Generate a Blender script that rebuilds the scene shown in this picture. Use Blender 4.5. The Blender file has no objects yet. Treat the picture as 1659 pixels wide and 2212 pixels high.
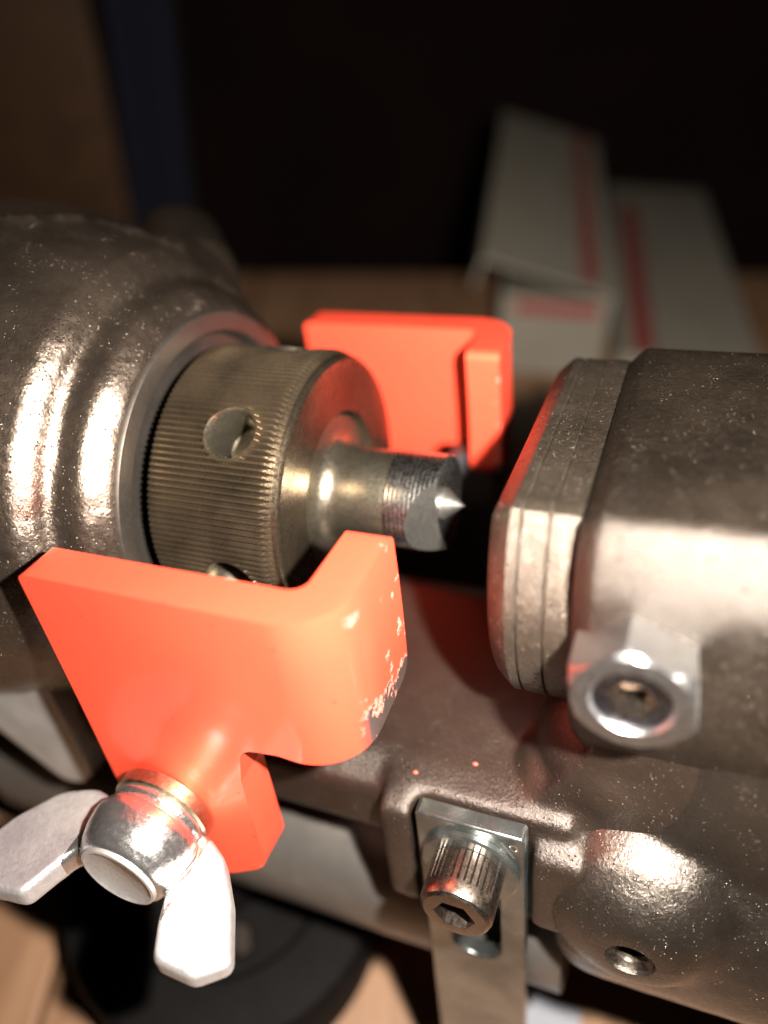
import bpy, bmesh, math, random
import numpy as np
from mathutils import Matrix, Vector
random.seed(7)
S = 0.001                      # everything is written in millimetres
sc = bpy.context.scene
C = sc.collection
R = math.radians

# ------------------------------------------------------------------ camera
H = 230.0                      # camera height over the table
PITCH = 40.0
cam_d = bpy.data.cameras.new('camera')
cam_d.sensor_fit = 'HORIZONTAL'
cam_d.sensor_width = 24.0
cam_d.lens = 24.0 * 1660.0 / 1659.0
cam_d.clip_start = 0.005
cam_d.clip_end = 30.0
cam_d.dof.use_dof = True
cam_d.dof.focus_distance = 0.114
cam_d.dof.aperture_fstop = 24.0 / 4.9
cam = bpy.data.objects.new('camera', cam_d)
C.objects.link(cam)
cam.location = (0, 0, H * S)
cam.rotation_euler = (R(90 - PITCH), 0, 0)
sc.camera = cam

# ------------------------------------------------------------------ world: a dark room
w = bpy.data.worlds.new('World')
sc.world = w
w.use_nodes = True
w.node_tree.nodes['Background'].inputs[0].default_value = (1.0, 0.80, 0.62, 1)
w.node_tree.nodes['Background'].inputs[1].default_value = 0.0018

# ------------------------------------------------------------------ light: the phone's lamp beside its lens
ld = bpy.data.lights.new('phone_lamp', 'AREA')
ld.shape = 'DISK'
ld.size = 0.0055
ld.energy = 2.35
ld.color = (1.0, 0.925, 0.83)
lamp = bpy.data.objects.new('phone_lamp', ld)
C.objects.link(lamp)
_cp, _sp = math.cos(R(PITCH)), math.sin(R(PITCH))
_lo = (0.027, 0.009, 0.003)    # right, up, forward of the lens
lamp.location = (_lo[0], _lo[1] * _sp + _lo[2] * _cp, H * S + _lo[1] * _cp - _lo[2] * _sp)
lamp.rotation_euler = (R(90 - PITCH), 0, 0)

sc.view_settings.view_transform = 'Standard'
sc.view_settings.look = 'None'
sc.view_settings.exposure = 0.0
sc.view_settings.gamma = 1.0
sc.cycles.max_bounces = 8
sc.cycles.sample_clamp_indirect = 6.0

# ------------------------------------------------------------------ tool frame (x along the punch, z up between the guards)
def rot_cam(yaw, pitch, roll):
    cy, sy = math.cos(yaw), math.sin(yaw)
    f0 = np.array([-sy, cy, 0.]); r0 = np.array([cy, sy, 0.]); u0 = np.array([0, 0, 1.])
    f = f0 * math.cos(pitch) - u0 * math.sin(pitch)
    u = u0 * math.cos(pitch) + f0 * math.sin(pitch)
    r2 = r0 * math.cos(roll) + u * math.sin(roll)
    u2 = u * math.cos(roll) - r0 * math.sin(roll)
    return np.array([r2, -u2, f])
A = rot_cam(.386, .349, -.003)
Bw = rot_cam(0, R(PITCH), 0)
eye = np.array([58.353, -118.613, 43.54])
ph = R(15)
Tt = np.array([[1, 0, 0], [0, math.cos(ph), -math.sin(ph)], [0, math.sin(ph), math.cos(ph)]])
Rt = Bw.T @ A @ Tt
tr = np.array([0, 0, H]) - Bw.T @ A @ eye
M_tool = Matrix([[*Rt[0], tr[0] * S], [*Rt[1], tr[1] * S], [*Rt[2], tr[2] * S], [0, 0, 0, 1]])

# ------------------------------------------------------------------ node helpers
def mat(name):
    m = bpy.data.materials.new(name)
    m.use_nodes = True
    nt = m.node_tree
    return m, nt, nt.nodes['Principled BSDF'], nt.nodes['Material Output']
def N(nt, t, **k):
    n = nt.nodes.new(t)
    for a, v in k.items():
        if a == 'i':
            for kk, vv in v.items():
                n.inputs[kk].default_value = vv
        else:
            setattr(n, a, v)
    return n
def L(nt, a, ao, b, bi):
    nt.links.new(a.outputs[ao], b.inputs[bi])
def coords(nt):
    return N(nt, 'ShaderNodeTexCoord')
def noise(nt, tc, scale, detail=4, rough=.55, out='Object', dist=0.0):
    n = N(nt, 'ShaderNodeTexNoise', i={'Scale': scale, 'Detail': detail, 'Roughness': rough, 'Distortion': dist})
    L(nt, tc, out, n, 'Vector')
    return n
def ramp(nt, src, so, stops):
    r = N(nt, 'ShaderNodeValToRGB')
    e = r.color_ramp.elements
    while len(e) < len(stops):
        e.new(0.5)
    for k, (p, c) in enumerate(stops):
        e[k].position = p
        e[k].color = (c, c, c, 1) if isinstance(c, (int, float)) else (*c, 1)
    L(nt, src, so, r, 'Fac')
    return r
def bump(nt, src, so, strength, dist, prev=None):
    b = N(nt, 'ShaderNodeBump', i={'Strength': strength, 'Distance': dist})
    L(nt, src, so, b, 'Height')
    if prev:
        L(nt, prev, 'Normal', b, 'Normal')
    return b

def cast_material(name, c0, c1, metal=.75, r0=.34, r1=.52, lump=.5, grain=.5, glint=True, coat=.5, coat_r=.24, dust=.15):
    """rough phosphated casting with tiny glints"""
    m, nt, p, o = mat(name)
    tc = coords(nt)
    a = noise(nt, tc, 60, 5, .6)
    f = noise(nt, tc, 900, 3, .6)
    col = ramp(nt, a, 'Fac', [(.3, c0), (.7, c1)])
    L(nt, col, 'Color', p, 'Base Color')
    p.inputs['Metallic'].default_value = metal
    rr = ramp(nt, f, 'Fac', [(.3, r0), (.7, r1)])
    L(nt, rr, 'Color', p, 'Roughness')
    n1 = noise(nt, tc, 320, 6, .7)
    n2 = noise(nt, tc, 1700, 4, .75)
    b1 = bump(nt, n1, 'Fac', lump, .0007)
    b2 = bump(nt, n2, 'Fac', grain, .00022, b1)
    last = b2
    if glint:
        v = N(nt, 'ShaderNodeTexVoronoi', feature='F1', i={'Scale': 1500.0})
        L(nt, tc, 'Object', v, 'Vector')
        k = ramp(nt, v, 'Distance', [(.10, 1.0), (.24, 0.0)])
        n3 = noise(nt, tc, 240, 2, .5)
        gate = ramp(nt, n3, 'Fac', [(.47, 0.0), (.60, 1.0)])
        mul = N(nt, 'ShaderNodeMath', operation='MULTIPLY')
        L(nt, k, 'Color', mul, 0); L(nt, gate, 'Color', mul, 1)
        last = bump(nt, mul, 'Value', .8, .0003, b2)
        lo = N(nt, 'ShaderNodeMath', operation='MULTIPLY_ADD', i={1: -.6, 2: 1.0}); L(nt, mul, 'Value', lo, 0)
        ro = N(nt, 'ShaderNodeMath', operation='MULTIPLY'); L(nt, rr, 'Color', ro, 0); L(nt, lo, 'Value', ro, 1)
        L(nt, ro, 'Value', p, 'Roughness')
        # pale dust caught on the rough skin
        v2 = N(nt, 'ShaderNodeTexVoronoi', feature='F1', i={'Scale': 1500.0})
        L(nt, tc, 'Object', v2, 'Vector')
        k2 = ramp(nt, v2, 'Distance', [(.10, 1.0), (.20, 0.0)])
        n4 = noise(nt, tc, 520, 2, .5)
        g4 = ramp(nt, n4, 'Fac', [(.50, 0.0), (.62, 1.0)])
        d4 = N(nt, 'ShaderNodeMath', operation='MULTIPLY'); L(nt, k2, 'Color', d4, 0); L(nt, g4, 'Color', d4, 1)
        d5 = N(nt, 'ShaderNodeMath', operation='MULTIPLY', i={1: dust}); L(nt, d4, 'Value', d5, 0)
        mixd = N(nt, 'ShaderNodeMix', data_type='RGBA'); mixd.inputs['B'].default_value = (.55, .48, .38, 1)
        L(nt, d5, 'Value', mixd, 'Factor'); L(nt, col, 'Color', mixd, 'A'); L(nt, mixd, 'Result', p, 'Base Color')
    L(nt, last, 'Normal', p, 'Normal')
    p.inputs['Coat Weight'].default_value = coat; p.inputs['Coat Roughness'].default_value = coat_r
    L(nt, last, 'Normal', p, 'Coat Normal')
    return m

m_cast = cast_material('dark_cast_steel', (.050, .037, .028), (.10, .076, .058), .88, .22, .36, .12, .5, coat=.7, coat_r=.19)
m_low = cast_material('dark_cylinder_steel', (.028, .022, .018), (.058, .047, .038), .85, .23, .38, .2, .7, coat=.5, coat_r=.2)
m_die = cast_material('sooty_die_steel', (.030, .022, .016), (.080, .063, .047), .8, .25, .42, .35, 1.3, coat=.4, coat_r=.2, dust=.7)
m_body = cast_material('sooty_body_steel', (.015, .011, .008), (.038, .028, .020), .78, .24, .42, .35, 1.2, coat=.4, coat_r=.18, dust=.45)
m_yoke = cast_material('satin_yoke_steel', (.020, .013, .010), (.034, .023, .017), .6, .30, .42, .12, .8, coat=.22, coat_r=.25)
m_tube = cast_material('grey_tube_steel', (.085, .077, .07), (.12, .108, .097), .6, .42, .55, .08, .4)

def steel(name, col, rough, metal=1.0, grain=.2, scale=1200, ring=None, spec=None, blot=None):
    m, nt, p, o = mat(name)
    tc = coords(nt)
    a = noise(nt, tc, 90, 5, .6)
    k = blot if blot else tuple(c * .72 for c in col)
    cr = ramp(nt, a, 'Fac', [(.35, k), (.62, col)])
    L(nt, cr, 'Color', p, 'Base Color')
    p.inputs['Metallic'].default_value = metal
    f = noise(nt, tc, scale, 4, .7)
    rr = ramp(nt, f, 'Fac', [(.3, max(.04, rough - .06)), (.7, rough + .08)])
    L(nt, rr, 'Color', p, 'Roughness')
    b = bump(nt, f, 'Fac', grain, .00015)
    if ring:       # lathe marks: bands along the x axis
        wv = N(nt, 'ShaderNodeTexWave', wave_type='BANDS', bands_direction='X', wave_profile='SIN', i={'Scale': ring, 'Distortion': .35, 'Detail': 2.0, 'Detail Scale': 1.5})
        L(nt, tc, 'Object', wv, 'Vector')
        b = bump(nt, wv, 'Fac', .35, .0001, b)
    L(nt, b, 'Normal', p, 'Normal')
    return m
m_knurl = steel('bronzed_knurled_steel', (.118, .086, .054), .27, .85, .35, 1500, blot=(.062, .046, .031))
m_face = steel('bronzed_turned_steel', (.14, .108, .074), .26, .95, .2, 1500, blot=(.09, .068, .048))
m_punch = steel('satin_tool_steel', (.21, .185, .14), .29, .95, .30, 1700, blot=(.125, .108, .08))
m_tip = steel('ground_bright_steel', (.50, .48, .455), .27, 1.0, .06, 1500, ring=420, blot=(.30, .285, .275))
m_facet = steel('ground_facet_steel', (.27, .26, .24), .36, .95, .12, 1800, blot=(.19, .185, .17))
m_mach = steel('machined_grey_steel', (.065, .055, .047), .48, .85, .25, 1500)
m_zinc = steel('bright_zinc_plate', (.78, .77, .75), .20, .97, .5, 1300, blot=(.60, .58, .58))
m_zincr = steel('grainy_zinc_plate', (.56, .545, .53), .42, .8, .7, 1300, blot=(.40, .37, .385))
m_bar = steel('rolled_zinc_bar', (.30, .32, .31), .22, .95, .3, 500, blot=(.16, .175, .17))
m_washer = steel('dull_yellow_washer', (.42, .35, .25), .32, 1.0, .1, 1200)
m_screw = steel('black_oxide_screw', (.26, .215, .18), .29, 1.0, .2, 1500)
m_lever = steel('worn_grey_lever', (.40, .385, .37), .36, .55, .15, 900)
m_black = steel('black_base_paint', (.0035, .003, .003), .75, .0, .3, 900)
m_rubber = steel('matt_black_bolt', (.02, .02, .022), .5, .0, .3, 900)
m_nut = steel('lock_nut_steel', (.42, .41, .40), .32, 1.0, .5, 1500, blot=(.40, .40, .41))
m_burr = steel('blue_set_screw_steel', (.22, .21, .215), .28, 1.0, .8, 900, blot=(.10, .10, .14))

def paint_material():
    m, nt, p, o = mat('red_orange_gloss_paint')
    tc = coords(nt)
    sep = N(nt, 'ShaderNodeSeparateXYZ'); L(nt, tc, 'Object', sep, 'Vector')
    n = noise(nt, tc, 190, 5, .65)
    # chips gather on the ends of the lips (x > 22.2 mm, low down)
    mx = N(nt, 'ShaderNodeMapRange', i={'From Min': .0217, 'From Max': .0224, 'To Min': 0.0, 'To Max': 1.0}); L(nt, sep, 'X', mx, 'Value')
    mz = N(nt, 'ShaderNodeMapRange', i={'From Min': -.003, 'From Max': -.015, 'To Min': -.08, 'To Max': .13}); L(nt, sep, 'Z', mz, 'Value')
    ad = N(nt, 'ShaderNodeMath', operation='ADD'); L(nt, n, 'Fac', ad, 0); L(nt, mz, 'Result', ad, 1)
    th = ramp(nt, ad, 'Value', [(.575, 0.0), (.60, 1.0)])
    ch = N(nt, 'ShaderNodeMath', operation='MULTIPLY'); L(nt, th, 'Color', ch, 0); L(nt, mx, 'Result', ch, 1)
    big = noise(nt, tc, 40, 3, .5)
    c = ramp(nt, big, 'Fac', [(.3, (.88, .066, .036)), (.7, (.92, .078, .041))])
    mix = N(nt, 'ShaderNodeMix', data_type='RGBA')
    L(nt, ch, 'Value', mix, 'Factor'); mix.inputs['B'].default_value = (.055, .040, .040, 1)
    # pale bruised paint round each chip, and pale scuffs on the lip's end
    fr = ramp(nt, ad, 'Value', [(.535, 0.0), (.56, 1.0), (.58, 1.0), (.60, 0.0)])
    n9 = noise(nt, tc, 420, 3, .6)
    sc9 = ramp(nt, n9, 'Fac', [(.70, 0.0), (.72, 1.0)])
    mxx = N(nt, 'ShaderNodeMath', operation='MAXIMUM'); L(nt, fr, 'Color', mxx, 0); L(nt, sc9, 'Color', mxx, 1)
    frm = N(nt, 'ShaderNodeMath', operation='MULTIPLY'); L(nt, mxx, 'Value', frm, 0); L(nt, mx, 'Result', frm, 1)
    mixf = N(nt, 'ShaderNodeMix', data_type='RGBA'); mixf.inputs['B'].default_value = (.78, .30, .24, 1)
    L(nt, frm, 'Value', mixf, 'Factor'); L(nt, c, 'Color', mixf, 'A'); L(nt, mixf, 'Result', mix, 'A')
    # fine dust and a few dark nicks on the faces
    n8 = noise(nt, tc, 650, 2, .5)
    nk = ramp(nt, n8, 'Fac', [(.735, 0.0), (.75, .8)])
    mixn = N(nt, 'ShaderNodeMix', data_type='RGBA'); mixn.inputs['B'].default_value = (.25, .03, .03, 1)
    L(nt, nk, 'Color', mixn, 'Factor'); L(nt, mix, 'Result', mixn, 'A')
    L(nt, mixn, 'Result', p, 'Base Color')
    p.inputs['Roughness'].default_value = .42
    p.inputs['Specular IOR Level'].default_value = 1.0
    p.inputs['Metallic'].default_value = .42
    p.inputs['Specular Tint'].default_value = (1.0, .72, .30, 1)
    p.inputs['Coat Weight'].default_value = .5
    p.inputs['Coat Roughness'].default_value = .12
    o1 = noise(nt, tc, 160, 3, .5)
    b = bump(nt, o1, 'Fac', .12, .0005)
    inv = N(nt, 'ShaderNodeMath', operation='MULTIPLY', i={1: -1.0}); L(nt, ch, 'Value', inv, 0)
    b2 = bump(nt, inv, 'Value', .6, .0003, b)
    L(nt, b2, 'Normal', p, 'Normal')
    return m
m_red = paint_material()

# ------------------------------------------------------------------ mesh helpers (millimetres in, metres out)
def mesh_obj(name, verts, faces, material, parent=None, smooth=30, bevel=None, seg=2):
    me = bpy.data.meshes.new(name)
    me.from_pydata([(v[0] * S, v[1] * S, v[2] * S) for v in verts], [], faces)
    bm = bmesh.new(); bm.from_mesh(me)
    bmesh.ops.remove_doubles(bm, verts=bm.verts, dist=1e-7)
    bmesh.ops.recalc_face_normals(bm, faces=bm.faces)
    bm.to_mesh(me); bm.free()
    return finish(name, me, material, parent, smooth, bevel, seg)
def finish(name, me, material, parent=None, smooth=30, bevel=None, seg=2):
    o = bpy.data.objects.new(name, me)
    C.objects.link(o)
    if material is not None and not me.materials:
        for q in (material if isinstance(material, (list, tuple)) else [material]):
            me.materials.append(q)
    if parent is not None:
        o.parent = parent
    if bevel:
        b = o.modifiers.new('bevel', 'BEVEL')
        b.width = bevel * S; b.segments = seg; b.limit_method = 'ANGLE'; b.angle_limit = R(35)
        b.harden_normals = False
    if smooth:
        me.shade_smooth() if hasattr(me, 'shade_smooth') else None
        if smooth < 180:
            try:
                me.set_sharp_from_angle(angle=R(smooth if not bevel else 60))
            except Exception:
                pass
    return o
def thing(name, label, cat, group=None):
    o = bpy.data.objects.new(name, None); C.objects.link(o)
    o.empty_display_size = .01
    o['label'] = label; o['category'] = cat
    if group: o['group'] = group
    return o
def tag(o, label, cat, group=None, kind=None):
    if label: o['label'] = label
    if cat: o['category'] = cat
    if group: o['group'] = group
    if kind: o['kind'] = kind
    return o

def frame(axis, c=(0, 0, 0)):
    """matrix whose local x runs along 'axis'"""
    x = np.array(axis, float); x /= np.linalg.norm(x)
    t = np.array([0, 0, 1.]) if abs(x[2]) < .9 else np.array([0, 1., 0])
    y = np.cross(t, x); y /= np.linalg.norm(y)
    z = np.cross(x, y)
    return np.array([x, y, z]).T, np.array(c, float)
def lathe(profile, n=64, axis=(1, 0, 0), c=(0, 0, 0), closed=False, squash=None):
    """profile of (along, radius); ends with radius 0 are capped as fans"""
    Mx, cc = frame(axis, c)
    V, F = [], []
    rings = []
    for (a, r) in profile:
        if r <= 1e-6:
            rings.append([len(V)]); V.append((a, 0, 0)); continue
        ring = []
        for k in range(n):
            t = 2 * math.pi * k / n
            ring.append(len(V)); V.append((a, r * math.cos(t), r * math.sin(t)))
        rings.append(ring)
    pairs = list(zip(rings, rings[1:]))
    if closed: pairs.append((rings[-1], rings[0]))
    for A_, B_ in pairs:
        if len(A_) == 1 and len(B_) == 1: continue
        for k in range(n):
            k2 = (k + 1) % n
            if len(A_) == 1: F.append((A_[0], B_[k], B_[k2]))
            elif len(B_) == 1: F.append((A_[k], A_[k2], B_[0]))
            else: F.append((A_[k], A_[k2], B_[k2], B_[k]))
    V = np.array(V) @ Mx.T + cc
    return V.tolist(), F
def prism(poly, a0, a1, plane='yz'):
    """polygon in a plane, extruded along the third axis from a0 to a1"""
    V, n = [], len(poly)
    for a in (a0, a1):
        for (p, q) in poly:
            V.append({'yz': (a, p, q), 'xz': (p, a, q), 'xy': (p, q, a)}[plane])
    F = [tuple(range(n)), tuple(range(n, 2 * n))] + [(k, (k + 1) % n, n + (k + 1) % n, n + k) for k in range(n)]
    return V, F
def box(x0, x1, y0, y1, z0, z1, rot=None, piv=None):
    V = [(x, y, z) for x in (x0, x1) for y in (y0, y1) for z in (z0, z1)]
    F = [(0, 1, 3, 2), (4, 6, 7, 5), (0, 4, 5, 1), (2, 3, 7, 6), (0, 2, 6, 4), (1, 5, 7, 3)]
    if rot is not None:
        pv = Vector(piv if piv else ((x0 + x1) / 2, (y0 + y1) / 2, (z0 + z1) / 2))
        V = [tuple(rot @ (Vector(v) - pv) + pv) for v in V]
    return V, F
def ellipsoid(c, r, n=40, m=20, rot=None):
    V, F = [], []
    prof = [(-math.cos(math.pi * k / m), math.sin(math.pi * k / m)) for k in range(m + 1)]
    prof[0] = (-1, 0); prof[-1] = (1, 0)
    V, F = lathe(prof, n)
    V = [Vector((v[0] * r[0], v[1] * r[1], v[2] * r[2])) for v in V]
    if rot is not None: V = [rot @ v for v in V]
    return [(v[0] + c[0], v[1] + c[1], v[2] + c[2]) for v in V], F
def capsule(p, q, r, r2=None, n=40, m=8):
    p, q = np.array(p, float), np.array(q, float)
    r2 = r if r2 is None else r2
    Ln = np.linalg.norm(q - p)
    prof = [(-r * math.cos(math.pi / 2 * k / m), r * math.sin(math.pi / 2 * k / m)) for k in range(m + 1)]
    prof += [(Ln + r2 * math.sin(math.pi / 2 * k / m), r2 * math.cos(math.pi / 2 * k / m)) for k in range(m + 1)]
    prof[0] = (-r, 0); prof[-1] = (Ln + r2, 0)
    return lathe(prof, n, q - p, p)
def rounded(poly, rad, seg=5):
    """round the corners of a polygon; rad is a number or a list"""
    out = []; n = len(poly)
    for k in range(n):
        r = rad[k] if isinstance(rad, (list, tuple)) else rad
        a, b, c = np.array(poly[k - 1], float), np.array(poly[k], float), np.array(poly[(k + 1) % n], float)
        if r <= 0: out.append(tuple(b)); continue
        u, v = a - b, c - b
        lu, lv = np.linalg.norm(u), np.linalg.norm(v); u /= lu; v /= lv
        ang = math.acos(max(-1, min(1, float(u @ v))))
        d = min(r / math.tan(ang / 2), lu * .48, lv * .48)
        rr = d * math.tan(ang / 2)
        bis = (u + v); bis /= np.linalg.norm(bis)
        cen = b + bis * (rr / math.sin(ang / 2))
        s0, s1 = b + u * d - cen, b + v * d - cen
        a0, a1 = math.atan2(s0[1], s0[0]), math.atan2(s1[1], s1[0])
        da = (a1 - a0 + math.pi) % (2 * math.pi) - math.pi
        for j in range(seg + 1):
            t = a0 + da * j / seg
            out.append((cen[0] + rr * math.cos(t), cen[1] + rr * math.sin(t)))
    return out

def raw_obj(shapes):
    V, F = [], []
    for v, f in shapes:
        n = len(V); V += list(v); F += [tuple(n + k for k in ff) for ff in f]
    me = bpy.data.meshes.new('raw')
    me.from_pydata([(v[0] * S, v[1] * S, v[2] * S) for v in V], [], F)
    bm = bmesh.new(); bm.from_mesh(me)
    bmesh.ops.recalc_face_normals(bm, faces=bm.faces)
    bm.to_mesh(me); bm.free()
    o = bpy.data.objects.new('raw', me); C.objects.link(o)
    return o
def evaluated(o):
    dg = bpy.context.evaluated_depsgraph_get()
    me = bpy.data.meshes.new_from_object(o.evaluated_get(dg))
    old = o.data
    bpy.data.objects.remove(o)
    bpy.data.meshes.remove(old)
    return me
def casting(name, shapes, material, parent, voxel=.9, smooth_it=8, cut=(), lump=.35, lump_size=9):
    """union of shapes, blended at the joints the way a casting is"""
    o = raw_obj(shapes)
    r = o.modifiers.new('r', 'REMESH'); r.mode = 'VOXEL'; r.voxel_size = voxel * S
    s = o.modifiers.new('s', 'SMOOTH'); s.factor = .5; s.iterations = smooth_it
    if lump:
        t = bpy.data.textures.new('lumps', 'CLOUDS'); t.noise_scale = lump_size * S; t.noise_depth = 3
        d = o.modifiers.new('d', 'DISPLACE'); d.texture = t; d.strength = lump * S * 2; d.mid_level = .5
    cutters = []
    for sh in cut:
        k = raw_obj([sh]); cutters.append(k)
        b = o.modifiers.new('b', 'BOOLEAN'); b.operation = 'DIFFERENCE'; b.object = k; b.solver = 'EXACT'
    me = evaluated(o)
    for k in cutters:
        kd = k.data; bpy.data.objects.remove(k); bpy.data.meshes.remove(kd)
    me.name = name
    me.materials.clear(); me.materials.append(material)
    me.shade_smooth()
    if cut: me.set_sharp_from_angle(angle=R(40))
    o = bpy.data.objects.new(name, me); C.objects.link(o); o.parent = parent
    return o
def carve(name, base, cuts, material, parent, smooth=35, cut_mats=None):
    """mesh minus cutters; the cut faces take the cutter's material slot"""
    o = raw_obj([base])
    for q in ([material] + (cut_mats or [])): o.data.materials.append(q)
    ks = []
    for i, c in enumerate(cuts):
        k = raw_obj([c]); ks.append(k)
        if cut_mats:
            for q in ([material] + cut_mats): k.data.materials.append(q)
            for p in k.data.polygons: p.material_index = 1
        b = o.modifiers.new('b', 'BOOLEAN'); b.operation = 'DIFFERENCE'; b.object = k; b.solver = 'EXACT'
    me = evaluated(o)
    for k in ks:
        kd = k.data; bpy.data.objects.remove(k); bpy.data.meshes.remove(kd)
    me.name = name
    if not me.materials: me.materials.append(material)
    me.shade_smooth(); me.set_sharp_from_angle(angle=R(smooth))
    o = bpy.data.objects.new(name, me); C.objects.link(o); o.parent = parent
    return o

# ================================================================== THE TOOL
tool = thing('hole_punch_tool', 'dark steel hole punch tool with red orange guards either side of its knurled punch holder', 'punch tool')
tool.matrix_world = M_tool

# ---- left head casting
head_prof = [(-26, 0), (-26, 27.0), (-22.6, 27.0), (-22.4, 30.4), (-22.8, 31.4), (-25.2, 34.2), (-26.4, 34.9), (-29.6, 35.6), (-30.4, 36.4), (-30.9, 38.4), (-33, 40.9), (-36.5, 42.6),
             (-43, 45.2), (-50, 47.5), (-60, 49.3), (-70, 50), (-110, 50), (-110, 0)]
HS = [lathe(head_prof, 96)]
HS.append(ellipsoid((-41, 14, 14), (13.5, 27, 27)))               # swell on the far side of the face
HS.append(capsule((-44, 33, 26), (-58, 50, 28), 10, 10))           # lug on the far upper side
HS.append(capsule((-64, -6, 30), (-110, -10, 34), 21, 22))         # shoulder behind
for k in range(15):                                                # crumpled parting line over the top
    q = k / 14
    xx, th = -57 + 23 * q + random.uniform(-1, 1), R(98 - 34 * q + random.uniform(-1.5, 1.5))
    rr = float(np.interp(-xx, [33, 36.5, 43, 50, 60], [40.9, 42.6, 45.2, 47.5, 49.3]))
    HS.append(ellipsoid((xx, rr * math.cos(th), rr * math.sin(th)), (random.uniform(1.2, 2.6), random.uniform(.9, 1.8), 1.0), 12, 8))
casting('head_casting', HS, m_cast, tool, .8, 3, lump=.42, lump_size=11,
        cut=[lathe([(-26.2, 0), (-26.2, 27.2), (-20, 27.2), (-20, 0)], 96)])
v, f = lathe([(-25.8, 0), (-25.8, 26.4), (-23.4, 26.5), (-22.0, 27.2), (-21.9, 27.5), (-22.0, 30.3), (-22.5, 30.7), (-23.6, 30.8), (-27, 20), (-27, 0)], 128)
mesh_obj('machined_face', v, f, m_mach, tool, 35)

# ---- knurled ring
def knurled_ring():
    nt_, per = 150, 6
    n = nt_ * per
    xs = [-21.2, -20.9, -20.6, -16] + [-13.2 + .6 * q_ for q_ in range(19)] + [-1.2, -.6, -.3, 0.0, .35, .7, 1.0, 1.3]
    def rad(x, k):
        u = (k % per) / per
        th = math.degrees(2 * math.pi * k / n); da = min(abs((th - 129 - 60 * q_ + 180) % 360 - 180) for q_ in range(6))
        near = math.hypot(x + 7.6, R(da) * 25)
        rt = 24.95 - .95 * min(1, max(0, (near - 4.7) / .5)) * max(0, 1 - abs(2 * u - 1) * 1.2) ** 1.1 + .02 * math.sin(k * 1.7)
        cone = 24.75 - max(0, x + .6) * .42
        back = 24.6 + (x + 21.2) * 1.6
        return min(rt, cone, back)
    V, F, rings = [], [], []
    def ring(x, fr):
        rr = []
        for k in range(n):
            t = 2 * math.pi * k / n; r = fr(k); rr.append(len(V)); V.append((x, r * math.cos(t), r * math.sin(t)))
        rings.append(rr)
    for x in xs: ring(x, lambda k, x=x: rad(x, k))
    ring(1.9, lambda k: 23.75); ring(2.25, lambda k: 23.3); ring(2.3, lambda k: 22.9)
    ring(2.3, lambda k: 19.0); ring(2.3, lambda k: 14.4); ring(1.9, lambda k: 14.1); ring(-3, lambda k: 14.1); ring(-21.2, lambda k: 14.1)
    m = len(rings)
    for a in range(m):
        A_, B_ = rings[a], rings[(a + 1) % m]
        for k in range(n): F.append((A_[k], A_[(k + 1) % n], B_[(k + 1) % n], B_[k]))
    cuts = []
    for q in range(6):
        t = R(129 + 60 * q); d = (0, math.cos(t), math.sin(t))
        cuts.append(lathe([(14.6, 0), (16.6, 3.9), (23.6, 3.9), (25.4, 4.9), (30, 4.6), (30, 0)], 48, d, (-7.6, 0, 0)))
    o = carve('knurled_ring', (V, F), cuts, m_knurl, tool, 32, [m_punch])
    o.data.materials.append(m_face)
    idx = len(o.data.materials) - 1
    for p in o.data.polygons:
        c = p.center
        if c.x > 1.25 * S: p.material_index = idx
    return o
knurled_ring()

# ---- punch
pp = [(-4, 0), (-4, 13.7), (.8, 13.7), (1.2, 13.4), (1.25, 12.6), (1.3, 12.0)]
for k in range(10):
    t = math.pi / 2 * k / 9
    pp.append((1.3 + 3.6 * (1 - math.cos(t)), 8.25 + 3.2 * (1 - math.sin(t))))
pp += [(8, 8.2), (13.2, 8.2), (13.4, 8.15), (13.4, 0)]
v, f = lathe(pp, 96)
punch = mesh_obj('punch', v, f, m_punch, tool, 30)
tipb = lathe([(13.2, 0), (13.2, 8.42), (13.4, 8.46), (21.7, 8.42), (21.85, 8.25), (21.45, 6.6), (21.25, 5), (21.15, 3.2), (21.15, 0)], 128)
def scoop(sgn):
    # shallow concave grind on one side of the end, a large cylinder whose axis runs along z
    r = 16.0
    # passes through (22.05, s*3.1) and (17.2, s*8.5)
    p1, p2 = np.array([22.2, 3.0]), np.array([16.9, 8.6])
    mid = (p1 + p2) / 2; d = p2 - p1; Ld = np.linalg.norm(d); nrm = np.array([-d[1], d[0]]) / Ld
    if nrm[1] < 0: nrm = -nrm
    cen = mid + nrm * math.sqrt(r * r - Ld * Ld / 4)
    return lathe([(-14, 0), (-14, r), (14, r), (14, 0)], 160, (0, -math.sin(R(9)), math.cos(R(9))), (cen[0], sgn * cen[1] * math.cos(R(9)), sgn * cen[1] * math.sin(R(9))))
tip = carve('punch_tip', tipb, [scoop(-1)], m_tip, punch, 25, [m_facet])
v, f = lathe([(21.6, 0), (20.4, 2.75), (21.6, 2.7), (24.9, .08), (25.0, 0)], 48)
mesh_obj('centre_point', v, f, m_facet, punch, 25)

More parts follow.
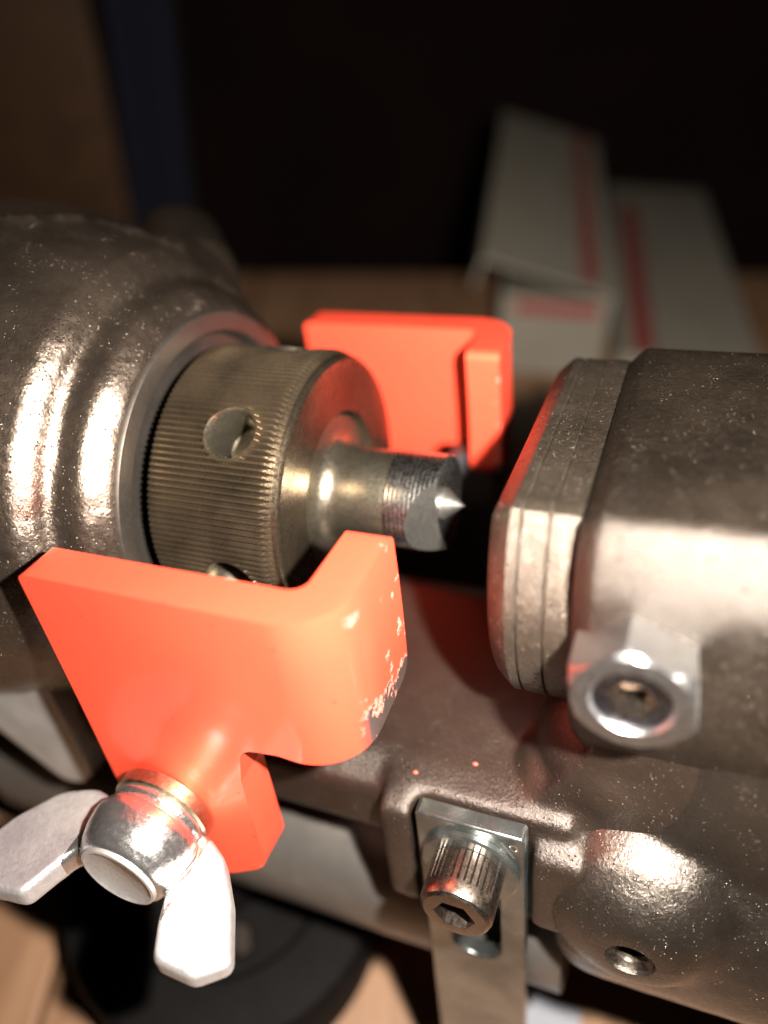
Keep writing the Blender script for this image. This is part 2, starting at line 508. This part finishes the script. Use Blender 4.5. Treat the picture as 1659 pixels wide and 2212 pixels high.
# ---- guards
def guard(name, side, x0, yo, yin, ztop, zbot, ytip, xend, th, parent):
    """bent plate: straight along x, then a radius, then the lip towards the punch.
    yo = outer face y, side = -1 near, +1 far"""
    Ro = 9.0
    Ls = (xend - Ro) - x0
    La = Ro * math.pi / 2
    Ll = abs(yo) - Ro - abs(ytip)
    tot = Ls + La + Ll
    z = lambda d: d
    legL, legR = 0.5, 2.9 - x0
    poly = [(0, ztop), (tot, ztop), (tot, zbot + 1), (tot - 11, zbot), (legR + 8, zbot + 1.5), (legR + 1.5, zbot + .5), (legR + .2, zbot - 7), (legR + .2, zbot - 29.5), (legR - 7, -45.8 - 1.2 + (zbot + 14.5)), (legL + 12, -45 + (zbot + 14.5)), (legL + 1, -37 + (zbot + 14.5))]
    rads = [1.2, 1.6, 3.0, 8, 4, 3.5, 1, 4.5, 4, 6, 5]
    pl = rounded(poly, rads, 6)
    me = bpy.data.meshes.new('g'); bm = bmesh.new()
    vs = [bm.verts.new((p[0], p[1], 0)) for p in pl]
    bm.faces.new(vs)
    ext = bmesh.ops.extrude_face_region(bm, geom=list(bm.faces))
    for e in ext['geom']:
        if isinstance(e, bmesh.types.BMVert): e.co.z = th
    cutsS = [Ls * k / 14 for k in range(1, 14)] + [Ls + La * k / 18 for k in range(0, 19)] + [Ls + La + Ll * k / 4 for k in range(1, 4)]
    for s in cutsS:
        bmesh.ops.bisect_plane(bm, geom=list(bm.verts) + list(bm.edges) + list(bm.faces), plane_co=(s, 0, 0), plane_no=(1, 0, 0), dist=1e-5)
    for zz in [ztop - 2 - 3.0 * k for k in range(0, 19)]:
        bmesh.ops.bisect_plane(bm, geom=list(bm.verts) + list(bm.edges) + list(bm.faces), plane_co=(0, zz, 0), plane_no=(0, 1, 0), dist=1e-5)
    bmesh.ops.triangulate(bm, faces=[f_ for f_ in bm.faces if len(f_.verts) > 4])
    for vv in bm.verts:
        s, zz, t = vv.co
        # swell of the leg round its bolt seat
        q = 1 / (1 + math.exp((zz + 21.5) / 1.9)) * (1 / (1 + math.exp((s - (legR + 3)) / 1.5)))
        off = 2.1 * q * math.exp(-((s - 17) / 8.5) ** 2)
        if s <= Ls:
            X, Yd, nx, ny = x0 + s, abs(yo), 0, 1
        elif s <= Ls + La:
            a = (s - Ls) / Ro
            X, Yd, nx, ny = xend - Ro + Ro * math.sin(a), abs(yo) - Ro + Ro * math.cos(a), math.sin(a), math.cos(a)
        else:
            X, Yd, nx, ny = xend, abs(yo) - Ro - (s - Ls - La), 1, 0
        # t measured inwards; the outer face is t = 0
        d = -t + off
        # the lip's end bows a little
        if s > Ls + La: X += .25 * math.sin((zz - zbot) / (ztop - zbot) * math.pi)
        vv.co = Vector(((X + nx * d) * S, side * (Yd + ny * d) * S, zz * S))
    bmesh.ops.recalc_face_normals(bm, faces=bm.faces)
    bm.to_mesh(me); bm.free(); me.name = name
    o = finish(name, me, m_red, parent, 40, .75, 3)
    return o
g1 = guard('guard', -1, -25.0, -46.7, -40.2, 12.0, -15.0, -25.4, 22.6, 6.5, tool)
g1['label'] = 'near red orange guard with chipped lip and wing nut on its leg'
g2 = guard('guard', 1, -24.0, 48.6, 42.0, 14.4, -14.0, 30.5, 23.2, 6.6, tool)
g2['label'] = 'far red orange guard behind the punch'

# ---- near bolt: washer and wing nut
bx_, bz_ = -11.9, -31.6
nd = (0, -1, 0)
v, f = lathe([(48.3, 0), (48.3, 8.0), (48.5, 8.35), (50.6, 8.35), (50.9, 8.0), (50.9, 0)], 72, nd, (bx_, 0, bz_))
mesh_obj('washer', v, f, m_washer, tool, 40)
wn_prof = [(50.7, 0), (50.7, 7.7), (51.3, 7.9), (52.0, 7.85), (52.2, 7.5), (53.0, 8.4), (54.5, 8.9), (56.5, 8.8), (58.5, 8.2), (60.2, 7.2), (61.2, 6.6), (61.6, 6.2), (61.55, 5.8), (61.0, 5.5), (60.9, 0)]
hub = lathe([(50.7, 0), (50.7, 7.7), (51.3, 8.0), (52.0, 7.9), (52.5, 7.6), (53.4, 8.5), (55, 8.9), (57.5, 8.6), (59.6, 7.9), (60.9, 7.0), (61.3, 6.4), (61.3, 0)], 96, nd, (bx_, 0, bz_))
def wing(sg):
    if sg < 0:
        out = [(-4, 52.0), (-12.6, 50.0), (-18.4, 52.0), (-23.4, 58.6), (-26.0, 65.8), (-18.5, 69.6), (-11.6, 68.8), (-10.0, 64.6), (-8.2, 60.6), (-4, 59.0)]
        zc = lambda a: -.2 - .04 * a
    else:
        out = [(3, 51.0), (8.0, 50.2), (12.8, 52.8), (17.4, 58.4), (21.8, 66.2), (17.6, 69.6), (11.2, 69.4), (8.8, 64.6), (7.2, 60.0), (3, 58.6)]
        zc = lambda a: -3.2 - .03 * a
    pl = rounded(out, [0, 4, 6, 8, 1.5, 2.5, 1.5, 5, 3, 0], 4)
    n = len(pl); V = []
    cx = sum(p[0] for p in pl) / n; cy = sum(p[1] for p in pl) / n
    for lev, (dz_, k) in enumerate(((-1, .93), (-.62, 1.0), (.62, 1.0), (1, .93))):
        for (px, py) in pl:
            ht = 2.35 - .6 * max(0, abs(px) - 8) / 14
            qx, qy = cx + (px - cx) * k, cy + (py - cy) * k
            V.append((bx_ + qx, -qy, bz_ + zc(abs(qx)) + dz_ * ht))
    F = [tuple(range(n)), tuple(range(3 * n, 4 * n))]
    for l_ in range(3):
        F += [(l_ * n + k, l_ * n + (k + 1) % n, (l_ + 1) * n + (k + 1) % n, (l_ + 1) * n + k) for k in range(n)]
    return V, F
wing_nut = casting('wing_nut', [hub, wing(-1), wing(1)], m_zinc, tool, .33, 2, lump=0)
wing_nut.data.materials.append(m_zincr)
for p_ in wing_nut.data.polygons:
    if abs(p_.center.x / S - bx_) > 9.3: p_.material_index = 1
v, f = lathe([(60.5, 0), (60.5, 6.3), (61.25, 6.45), (61.75, 6.3), (61.85, 5.9), (61.55, 5.4), (61.5, 0)], 72, nd, (bx_, 0, bz_))
mesh_obj('end_cap', v, f, m_zincr, wing_nut, 40)

# ---- far bolt showing black in the notch of the far guard
v, f = lathe([(34, 0), (34, 6.2), (35, 7.0), (44, 7.0), (44, 5.4), (52, 5.2), (52, 0)], 40, (0, 1, 0), (14.5, 0, -18))
mesh_obj('far_bolt', v, f, m_rubber, tool, 35)

# ---- die
def flat_circle(r, ztop, n=72, zbot=None, rc=2.5):
    pts = []
    for k in range(n):
        t = 2 * math.pi * k / n
        y, z = r * math.cos(t), r * math.sin(t)
        pts.append((y, z))
    a = math.asin(ztop / r)
    out = [p for p in pts if p[1] < ztop - .01]
    # order: start just past the flat, go round the bottom
    out.sort(key=lambda p: (-(math.atan2(p[1], p[0]) - a)) % (2 * math.pi))
    yy = r * math.cos(a)
    out = [(yy, ztop)] + out + [(-yy, ztop)]
    return out
def die():
    secs = [(35.9, -2.6), (36.3, -2.0), (38.3, -.3), (38.8, 0), (40.0, 0), (40.25, -.35), (40.5, 0), (43.6, 0), (43.85, -.35), (44.1, 0), (47.75, 0)]
    V, F, rings = [], [], []
    for x, dr in secs:
        s = flat_circle(30.2 + dr, 17.6 + dr, 96)
        s = rounded(s, [2.0] + [0] * (len(s) - 2) + [2.0], 4)
        # resample to a fixed count by angle
        ang = np.array([math.atan2(p[1], p[0]) for p in s]); rr = np.array([math.hypot(*p) for p in s])
        o_ = np.argsort(ang); ang = ang[o_]; rr = rr[o_]
        ts = np.linspace(-math.pi, math.pi, 161)[:-1]
        # exact radius: the circle or the flat, whichever is nearer, corner eased
        ring = []
        for t in ts:
            rc = 1.4 * math.sin(t) + 28.9 + dr
            rf = (17.6 + dr) / math.sin(t) if math.sin(t) > .05 else 1e9
            q = -math.log(math.exp(-rc * 3.5) + math.exp(-min(rf, 200) * 3.5)) / 3.5
            ring.append(len(V)); V.append((x, q * math.cos(t), q * math.sin(t)))
        rings.append(ring)
    n = 160
    for A_, B_ in zip(rings, rings[1:]):
        for k in range(n): F.append((A_[k], A_[(k + 1) % n], B_[(k + 1) % n], B_[k]))
    c0 = len(V); V.append((35.9, 0, 0)); c1 = len(V); V.append((47.75, 0, 0))
    for k in range(n):
        F.append((rings[0][k], rings[0][(k + 1) % n], c0)); F.append((rings[-1][k], rings[-1][(k + 1) % n], c1))
    bore = lathe([(30, 0), (30, 9.2), (60, 9.2), (60, 0)], 64)
    return carve('die', (V, F), [bore], m_die, tool, 28)
die()

# ---- body behind the die
def body():
    V, F, rings = [], [], []
    n = 200
    for x, dr in [(47.78, -2.5), (48.0, -2.0), (50.0, -.25), (50.8, 0), (60, 0), (80, 0), (100, 0), (140, 0)]:
        ring = []
        for k in range(n):
            t = -math.pi + 2 * math.pi * k / n
            rc = 34.4 + dr; s_, c_ = math.sin(t), math.cos(t)
            lim = [rc]
            if s_ > .05: lim.append((20.2 + dr) / s_)
            if c_ > .05: lim.append((24 + dr) / c_)
            if c_ < -.05: lim.append((32.5 + dr) / -c_)
            q = -math.log(sum(math.exp(-(a_ - 30) * 2.6) for a_ in lim)) / 2.6 + 30
            ring.append(len(V)); V.append((x, q * c_, q * s_))
        rings.append(ring)
    for A_, B_ in zip(rings, rings[1:]):
        for k in range(n): F.append((A_[k], A_[(k + 1) % n], B_[(k + 1) % n], B_[k]))
    c0 = len(V); V.append((47.7, 0, 0)); c1 = len(V); V.append((140, 0, 0))
    for k in range(n):
        F.append((rings[0][k], rings[0][(k + 1) % n], c0)); F.append((rings[-1][k], rings[-1][(k + 1) % n], c1))
    return mesh_obj('die_body', V, F, m_body, tool, 60)
body()

# ---- lock nut and set screw
NX, NZ = 56.2, 2.4
def hexnut():
    rh, rc = 8.1, 7.0
    V, F = [], []
    n = 72
    secs = []
    def hexr(t, rr): 
        a = (t + math.pi / 6 + math.pi) % (math.pi / 3) - math.pi / 6
        return rr * math.cos(math.pi / 6) / math.cos(a)
    prof = [(30, 0, 0), (30, rh, 0), (37.0, rh, 1), (37.6, rh, 2), (38.3, rh, 3), (38.7, rc, 4), (38.75, rc - .5, 4), (38.75, 4.9, 4), (38.3, 4.6, 4), (34, 4.4, 4), (34, 0, 4)]
    Mx, cc = frame((0, -1, 0), (NX, 0, NZ))
    rings = []
    for a, r, k_ in prof:
        if r == 0:
            rings.append([len(V)]); V.append((a, 0, 0)); continue
        ring = []
        for k in range(n):
            t = 2 * math.pi * k / n + R(8)
            if k_ in (0, 1): q = hexr(t - R(8), rh)
            elif k_ == 2: q = min(hexr(t - R(8), rh), 8.0)
            elif k_ == 3: q = min(hexr(t - R(8), rh), 7.55)
            else: q = r
            ring.append(len(V)); V.append((a, q * math.cos(t), q * math.sin(t)))
        rings.append(ring)
    for A_, B_ in zip(rings, rings[1:]):
        for k in range(n):
            k2 = (k + 1) % n
            if len(A_) == 1: F.append((A_[0], B_[k], B_[k2]))
            elif len(B_) == 1: F.append((A_[k], A_[k2], B_[0]))
            else: F.append((A_[k], A_[k2], B_[k2], B_[k]))
    V = (np.array(V) @ Mx.T + cc).tolist()
    return mesh_obj('lock_nut', V, F, m_nut, tool, 28)
lock_nut = hexnut()
scr = lathe([(33, 0), (33, 4.85), (37.4, 4.85), (38.0, 4.5), (38.0, 0)], 60, (0, -1, 0), (NX, 0, NZ))
hexcut = lathe([(34.2, 0), (34.2, 2.9), (40, 2.9), (40, 0)], 6, (0, -1, 0), (NX, 0, NZ))
carve('set_screw', scr, [hexcut], m_burr, lock_nut, 30, [m_screw])

# ---- yoke: the C frame below the punch, running into the body
YS = []
sec = rounded([(-33.5, -35.5), (-28, -32.5), (14, -32.0), (24, -38), (24, -58), (-22, -58), (-30, -52), (-33.5, -46)], [2.5, 6, 8, 6, 6, 6, 4, 4], 4)
YS.append(prism(sec, -80, 47, 'yz'))
YS.append(prism(rounded([(30, -40), (44, -31), (50, -22), (53, -6), (58, 2), (72, 2), (72, -52), (30, -52)], [4, 8, 8, 4, 3, 2, 2, 2], 4), -30.5, 14, 'xz'))
YS.append(box(49, 100, -22, 16, -45, 0))
YS.append(ellipsoid((54, -19, -27), (12, 12.5, 14)))
YS.append(ellipsoid((47, -22, -36), (9, 10, 9)))
YS.append(prism(rounded([(-37.5, -34), (-25, -32), (-25, -62), (-37.5, -60)], [3, 2, 2, 3], 4), 19.5, 25.0, 'yz'))     # cheek left of the bar
YS.append(prism(rounded([(-37.0, -37), (-25, -35), (-25, -60), (-37.0, -57)], [3, 2, 2, 3], 4), 44.6, 52.5, 'yz'))   # cheek right of the bar
YS.append(prism(rounded([(-33.2, -33), (-25, -32), (-25, -62), (-33.2, -62)], [1, 2, 2, 1], 4), 22, 50, 'yz'))
casting('yoke', YS, m_yoke, tool, .8, 9, lump=.2, lump_size=10,
        cut=[box(25.6, 44.1, -50, -34.0, -90, -32.2)])

# ---- cylinder under the yoke
v, f = lathe([(-90, 0), (-90, 22), (49, 22), (49, 0)], 96, (1, 0, 0), (0, -10, -82))
mesh_obj('lower_tube', v, f, m_tube, tool, 40)
def lower_body():
    zs = [-8.5, -9.5, -12, -15, -18, -22, -26, -30, -34, -38, -41, -44, -47, -50, -54, -58, -62, -66, -70, -74, -78, -82, -85, -87.5, -89]
    xl = lambda z: float(np.interp(-z, [8, 18, 27, 33, 38, 45, 50, 60, 90], [61.8, 61.2, 59.3, 56.6, 53.6, 49, 47.4, 46.8, 47.5]))
    def yf(z):
        c = -math.sqrt(max(0, 31.5 ** 2 - (z + 58) ** 2)) - 5.5
        f = -31.6 + .8 * max(0, (-12 - z)) / 26 + 12 * max(0, (z + 10.5) / 2)
        k = 1.2
        return -math.log(math.exp(-k * (c + 30)) + math.exp(-k * (f + 30) if z > -60 else -50)) / k - 30
    V, F, rings = [], [], []
    for a_, b_ in ((0, 9), (.2, 6), (.9, 3.6), (2.2, 1.8), (4.2, .7), (7, .1), (12, 0), (30, 0), (85, 0)):
        ring = []
        for z in zs:
            ring.append(len(V)); V.append((xl(z) + a_, yf(z) + b_, z))
        for z in reversed(zs):
            ring.append(len(V)); V.append((xl(z) + a_, 14 - b_ * .3, z))
        rings.append(ring)
    n = len(rings[0])
    for A_, B_ in zip(rings, rings[1:]):
        for k in range(n): F.append((A_[k], A_[(k + 1) % n], B_[(k + 1) % n], B_[k]))
    m_ = len(zs)
    for ring in (rings[0], rings[-1]):
        for k in range(m_ - 1): F.append((ring[k], ring[k + 1], ring[n - 2 - k], ring[n - 1 - k]))
    return V, F
LS = [lower_body(),
      lathe([(10, 0), (10, 18), (30, 16.5), (35, 14.5), (38.3, 11.0), (40.4, 7.5), (41.0, 5), (41.0, 0)], 48, (0, -1, 0), (60.2, 0, -49.4))]
hole = lathe([(28, 0), (28, 3.3), (39.8, 3.3), (42, 4.0), (60, 4.0), (60, 0)], 40, (0, -1, 0), (60.2, 0, -49.4))
casting('lower_cylinder', LS, m_low, tool, .9, 10, lump=.22, lump_size=9, cut=[hole])
# threads in the hole
tp = [(28.1, 0), (28.1, 2.7)]
for k in range(11):
    a = 28.6 + k * 1.1
    tp += [(a, 2.75), (a + .55, 3.25)]
tp += [(tp[-1][0] + .2, 3.4), (28.0, 3.5), (28.0, 0)]
v, f = lathe(tp, 40, (0, -1, 0), (60.2, 0, -49.4))
mesh_obj('threaded_hole', v, f, m_screw, tool, 25)

# ---- stop bar with its screw
def stop_bar():
    x0, x1, zt, zb = 26.3, 43.6, -32.4, -150
    base = prism(rounded([(x0, zb), (x1, zb), (x1, zt), (x0, zt)], .6, 2), -37.4, -34.3, 'xz')
    sx0, sx1 = 30.6, 39.6
    slot = prism(rounded([(sx0, -71), (sx1, -71), (sx1, -38), (sx0, -38)], [4.4, 4.4, 4.4, 4.4], 6), -42, -30, 'xz')
    o = carve('stop_bar', base, [slot], m_bar, tool, 30)
    b = o.modifiers.new('bevel', 'BEVEL'); b.width = .35 * S; b.segments = 2; b.limit_method = 'ANGLE'; b.angle_limit = R(40)
    return o
bar = stop_bar()
SX, SZ = 35.0, -42.0
v, f = lathe([(37.45, 0), (37.45, 8.0), (38.3, 8.0), (38.6, 7.6), (38.6, 0)], 64, nd, (SX, 0, SZ))
mesh_obj('washer', v, f, m_bar, tool, 35)
def cap_screw():
    n = 36 * 6
    V, F, rings = [], [], []
    Mx, cc = frame(nd, (SX, 0, SZ))
    def rk(k, d): return 5.7 - (d if (k % 6) in (0,) and 2 < (k // 6) % 36 else 0)
    for a, fr in [(38.5, lambda k: 5.2), (38.7, lambda k: rk(k, .35)), (43.4, lambda k: rk(k, .35)), (43.6, lambda k: 5.7), (45.2, lambda k: 5.7), (45.9, lambda k: 5.4), (46.3, lambda k: 4.9), (46.35, lambda k: 4.2)]:
        ring = []
        for k in range(n):
            t = 2 * math.pi * k / n; r = fr(k); ring.append(len(V)); V.append((a, r * math.cos(t), r * math.sin(t)))
        rings.append(ring)
    for A_, B_ in zip(rings, rings[1:]):
        for k in range(n): F.append((A_[k], A_[(k + 1) % n], B_[(k + 1) % n], B_[k]))
    c0 = len(V); V.append((38.5, 0, 0)); c1 = len(V); V.append((46.35, 0, 0))
    for k in range(n):
        F.append((rings[0][k], rings[0][(k + 1) % n], c0)); F.append((rings[-1][k], rings[-1][(k + 1) % n], c1))
    V = (np.array(V) @ Mx.T + cc).tolist()
    hx = lathe([(42.0, 0), (42.0, 3.3), (50, 3.3), (50, 0)], 6, nd, (SX, 0, SZ))
    return carve('cap_screw', (V, F), [hx], m_screw, tool, 28)
cap_screw()

# ---- side lever at the lower left
casting('side_lever', [prism(rounded([(-86, -18), (-45.5, -22), (-45, -54), (-53, -56.5), (-86, -25)], [1, 1, 5, 6, 1], 6), -38, -25, 'xz')], m_lever, tool, .8, 8, lump=.15)

# stamped mark near the top corner of the bar: two loops with a stroke between them
def loop(cx, cz, r, y, n=20, m=6, tr_=.16):
    V, F = [], []
    for a in range(n):
        t = 2 * math.pi * a / n
        for b in range(m):
            q = 2 * math.pi * b / m
            V.append((cx + (r + tr_ * math.cos(q)) * math.cos(t), y - tr_ * .6 * math.sin(q), cz + (r + tr_ * math.cos(q)) * math.sin(t) * 1.3))
    for a in range(n):
        for b in range(m):
            F.append((a * m + b, ((a + 1) % n) * m + b, ((a + 1) % n) * m + (b + 1) % m, a * m + (b + 1) % m))
    return V, F
SV, SF = [], []
for sh in (loop(40.2, -36.6, .55, -37.4), loop(42.0, -34.9, .55, -37.4), box(39.2, 42.9, -37.5, -37.3, -35.9, -35.6, Matrix.Rotation(R(58), 3, 'Y'))):
    n_ = len(SV); SV += sh[0]; SF += [tuple(n_ + q for q in ff) for ff in sh[1]]
mesh_obj('stamped_mark', SV, SF, m_zinc, bar, 40)
# flecks of red paint on the yoke
m_fleck, nt_, p_, _ = mat('red_paint_fleck')
p_.inputs['Base Color'].default_value = (.45, .07, .05, 1); p_.inputs['Roughness'].default_value = .5
for (fx, fy, fs) in ((33.0, -26.2, .42), (24.2, -30.6, .42), (39.5, -15.5, .2)):
    v, f = ellipsoid((fx, fy, -32.3), (fs, fs * .7, fs * .5), 8, 5)
    mesh_obj('paint_fleck', v, f, m_fleck, tool, 30)

# ================================================================== black round base on the table
base = thing('round_base', 'black round base standing on the table under the tool', 'base')
base.location = (-.0425, .096, 0)
m_black.node_tree.nodes['Principled BSDF'].inputs['Specular IOR Level'].default_value = .08
v, f = lathe([(0, 0), (0, 41), (2, 42), (21, 42), (25, 41), (26, 39), (26, 28), (24, 26), (24, 0)], 128, (0, 0, 1))
mesh_obj('base_plate', v, f, m_black, base, 30)
v, f = lathe([(24, 0), (24, 12), (60, 10), (60, 0)], 64, (0, 0, 1))
mesh_obj('base_post', v, f, m_black, base, 30)
for a in (20, 110, 200, 290):
    v, f = lathe([(24, 0), (24, 4), (27, 4), (28, 3), (28, 0)], 24, (0, 0, 1), (20 * math.cos(R(a)), 20 * math.sin(R(a)), 2))
    mesh_obj('base_screw', v, f, m_screw, base, 30)

# ================================================================== table and room
def wood_material(name, c0, c1, c2, sc_=6.0):
    m, nt, p, o = mat(name)
    tc = coords(nt)
    mp = N(nt, 'ShaderNodeMapping'); mp.inputs['Scale'].default_value = (1.0, .12, 1.0)
    L(nt, tc, 'Object', mp, 'Vector')
    n = N(nt, 'ShaderNodeTexNoise', i={'Scale': sc_ * 10, 'Detail': 6.0, 'Roughness': .6, 'Distortion': 1.2}); L(nt, mp, 'Vector', n, 'Vector')
    n2 = N(nt, 'ShaderNodeTexNoise', i={'Scale': sc_ * 60, 'Detail': 4.0, 'Roughness': .6}); L(nt, mp, 'Vector', n2, 'Vector')
    r = ramp(nt, n, 'Fac', [(.3, c0), (.5, c1), (.7, c2)])
    r2 = ramp(nt, n2, 'Fac', [(.35, .75), (.65, 1.0)])
    mx = N(nt, 'ShaderNodeMix', data_type='RGBA', blend_type='MULTIPLY'); mx.inputs['Factor'].default_value = .6
    L(nt, r, 'Color', mx, 'A'); L(nt, r2, 'Color', mx, 'B'); L(nt, mx, 'Result', p, 'Base Color')
    p.inputs['Roughness'].default_value = .55
    L(nt, bump(nt, n2, 'Fac', .3, .0005), 'Normal', p, 'Normal')
    return m
m_wood = wood_material('table_wood', (.17, .088, .045), (.22, .118, .063), (.26, .145, .082))
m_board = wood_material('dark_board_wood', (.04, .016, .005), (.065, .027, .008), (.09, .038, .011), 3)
def plain(name, c, rough=.8, sc_=30, var=.7):
    m, nt, p, o = mat(name)
    tc = coords(nt)
    n = noise(nt, tc, sc_, 5, .6)
    r = ramp(nt, n, 'Fac', [(.3, tuple(q * var for q in c)), (.7, c)])
    L(nt, r, 'Color', p, 'Base Color'); p.inputs['Roughness'].default_value = rough
    L(nt, bump(nt, n, 'Fac', .2, .001), 'Normal', p, 'Normal')
    return m
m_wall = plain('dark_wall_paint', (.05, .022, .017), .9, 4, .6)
m_floor = plain('dark_floor', (.10, .07, .05), .8, 5, .6)
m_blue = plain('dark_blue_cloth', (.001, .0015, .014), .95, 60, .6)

table = thing('wooden_table', 'light wooden table top under the tool and the white cartons', 'table')
for k in range(7):
    xa = -720 + k * 210
    v, f = box(xa + .6, xa + 209.4, -200, 548, -24, 0)
    mesh_obj('table_board', v, f, m_wood, table, 30, 1.2, 2)
for lx in (-680, 700):
    for ly in (-160, 500):
        v, f = box(lx - 30, lx + 30, ly - 30, ly + 30, -740, -24.5)
        mesh_obj('table_leg', v, f, m_wood, table, 30, 2, 2)
v, f = box(-3000, 3000, -1500, 2200, -760, -741)
tag(mesh_obj('floor', v, f, m_floor, None, 30), None, None, None, 'structure')
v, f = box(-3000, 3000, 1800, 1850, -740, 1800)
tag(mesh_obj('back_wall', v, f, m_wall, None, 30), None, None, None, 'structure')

# ---- cartons
def card_material(name, stripes):
    """white card; printed stripes given as (axis, lo, hi, other axis, lo, hi, colour) in mm, object space"""
    m, nt, p, o = mat(name)
    tc = coords(nt)
    sep = N(nt, 'ShaderNodeSeparateXYZ'); L(nt, tc, 'Object', sep, 'Vector')
    n = noise(nt, tc, 25, 5, .6)
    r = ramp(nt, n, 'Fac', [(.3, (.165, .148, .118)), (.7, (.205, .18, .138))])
    cur = (r, 'Color')
    def band(ax, lo, hi):
        a = N(nt, 'ShaderNodeMath', operation='GREATER_THAN', i={1: lo * S}); L(nt, sep, ax, a, 0)
        b = N(nt, 'ShaderNodeMath', operation='LESS_THAN', i={1: hi * S}); L(nt, sep, ax, b, 0)
        c = N(nt, 'ShaderNodeMath', operation='MULTIPLY'); L(nt, a, 'Value', c, 0); L(nt, b, 'Value', c, 1)
        return c
    for (a1, l1, h1, a2, l2, h2, colr) in stripes:
        c = N(nt, 'ShaderNodeMath', operation='MULTIPLY')
        L(nt, band(a1, l1, h1), 'Value', c, 0); L(nt, band(a2, l2, h2), 'Value', c, 1)
        mx = N(nt, 'ShaderNodeMix', data_type='RGBA')
        L(nt, c, 'Value', mx, 'Factor'); L(nt, cur[0], cur[1], mx, 'A'); mx.inputs['B'].default_value = (*colr, 1)
        cur = (mx, 'Result')
    L(nt, cur[0], cur[1], p, 'Base Color')
    p.inputs['Roughness'].default_value = .7
    return m
redp, grey = (.19, .035, .03), (.20, .18, .17)
def carton(label, loc, rz, w_, l_, h_, lid_deg, lid_w, skirt, print_lid, print_front):
    t = thing('white_carton', label, 'carton', 'white cartons on the table')
    t.location = (loc[0] * S, loc[1] * S, 0); t.rotation_euler = (0, 0, R(rz))
    mf = card_material('printed_card_front', print_front)
    ml = card_material('printed_card_lid', print_lid)
    c = 2.0
    for nm, b in (('front_panel', (0, w_, 0, c, 0, h_)), ('back_panel', (0, w_, l_ - c, l_, 0, h_)), ('side_panel', (0, c, c + .1, l_ - c - .1, 0, h_)), ('side_panel', (w_ - c, w_, c + .1, l_ - c - .1, 0, h_)), ('bottom_panel', (c + .1, w_ - c - .1, c + .1, l_ - c - .1, .1, c))):
        v, f = box(*b)
        mesh_obj(nm, v, f, mf, t, 30, .4, 2)
    lw = lid_w
    v, f = box(-lw, w_ + 3, -1, l_, 0, c)
    o = mesh_obj('lid', v, f, ml, t, 30, .4, 2)
    # the lid rests askew on the front edge, its back raised
    o.matrix_parent_inverse = Matrix.Identity(4)
    o.matrix_local = Matrix.Translation((0, 0, (h_ + .6 + (w_ * math.sin(R(lid_deg[1])) if lid_deg[1] > 0 else 0)) * S)) @ Matrix.Rotation(R(lid_deg[0]), 4, 'X') @ Matrix.Rotation(R(lid_deg[1]), 4, 'Y')
    v, f = box(-lw, -lw + c, -1, l_ * .55, -skirt, -.1)
    o2 = mesh_obj('lid_flap', v, f, ml, o, 30, .4, 2)
    return t
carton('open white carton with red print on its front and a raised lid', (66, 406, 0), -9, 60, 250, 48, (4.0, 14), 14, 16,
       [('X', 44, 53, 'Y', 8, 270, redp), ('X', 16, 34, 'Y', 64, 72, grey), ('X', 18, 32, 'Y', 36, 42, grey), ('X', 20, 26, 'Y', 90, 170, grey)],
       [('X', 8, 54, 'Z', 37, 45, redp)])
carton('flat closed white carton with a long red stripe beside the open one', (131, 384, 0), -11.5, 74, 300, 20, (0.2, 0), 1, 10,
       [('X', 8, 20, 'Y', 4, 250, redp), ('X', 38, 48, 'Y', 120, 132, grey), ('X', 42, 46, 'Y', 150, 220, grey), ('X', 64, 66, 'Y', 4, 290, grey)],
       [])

v, f = box(32, 48, 42, 73, .5, 1.4, Matrix.Rotation(R(-14), 3, 'Z'))
m_slip = plain('pale_card', (.20, .21, .24), .6, 40, .8)
tag(mesh_obj('card_slip', v, f, m_slip, None, 30), 'pale grey slip of card lying on the table behind the steel bar', 'card')

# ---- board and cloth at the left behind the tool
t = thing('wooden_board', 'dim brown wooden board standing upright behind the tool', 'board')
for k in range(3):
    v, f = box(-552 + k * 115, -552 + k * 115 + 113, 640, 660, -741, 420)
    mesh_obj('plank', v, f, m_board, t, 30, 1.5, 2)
def cloth():
    V, F = [], []
    nx, nz = 40, 30
    for j in range(nz + 1):
        for i in range(nx + 1):
            u, q = i / nx, j / nz
            V.append((-198 + 46 * u + 26 * q, 600 + 9 * math.sin(u * 19 + q * 2) + 6 * math.sin(u * 7 - q * 5), -100 + 560 * q))
    n = nx + 1
    for j in range(nz):
        for i in range(nx): F.append((j * n + i, j * n + i + 1, (j + 1) * n + i + 1, (j + 1) * n + i))
    o = mesh_obj('blue_cloth', V, F, m_blue, None, 180)
    s = o.modifiers.new('solid', 'SOLIDIFY'); s.thickness = 2 * S
    return o
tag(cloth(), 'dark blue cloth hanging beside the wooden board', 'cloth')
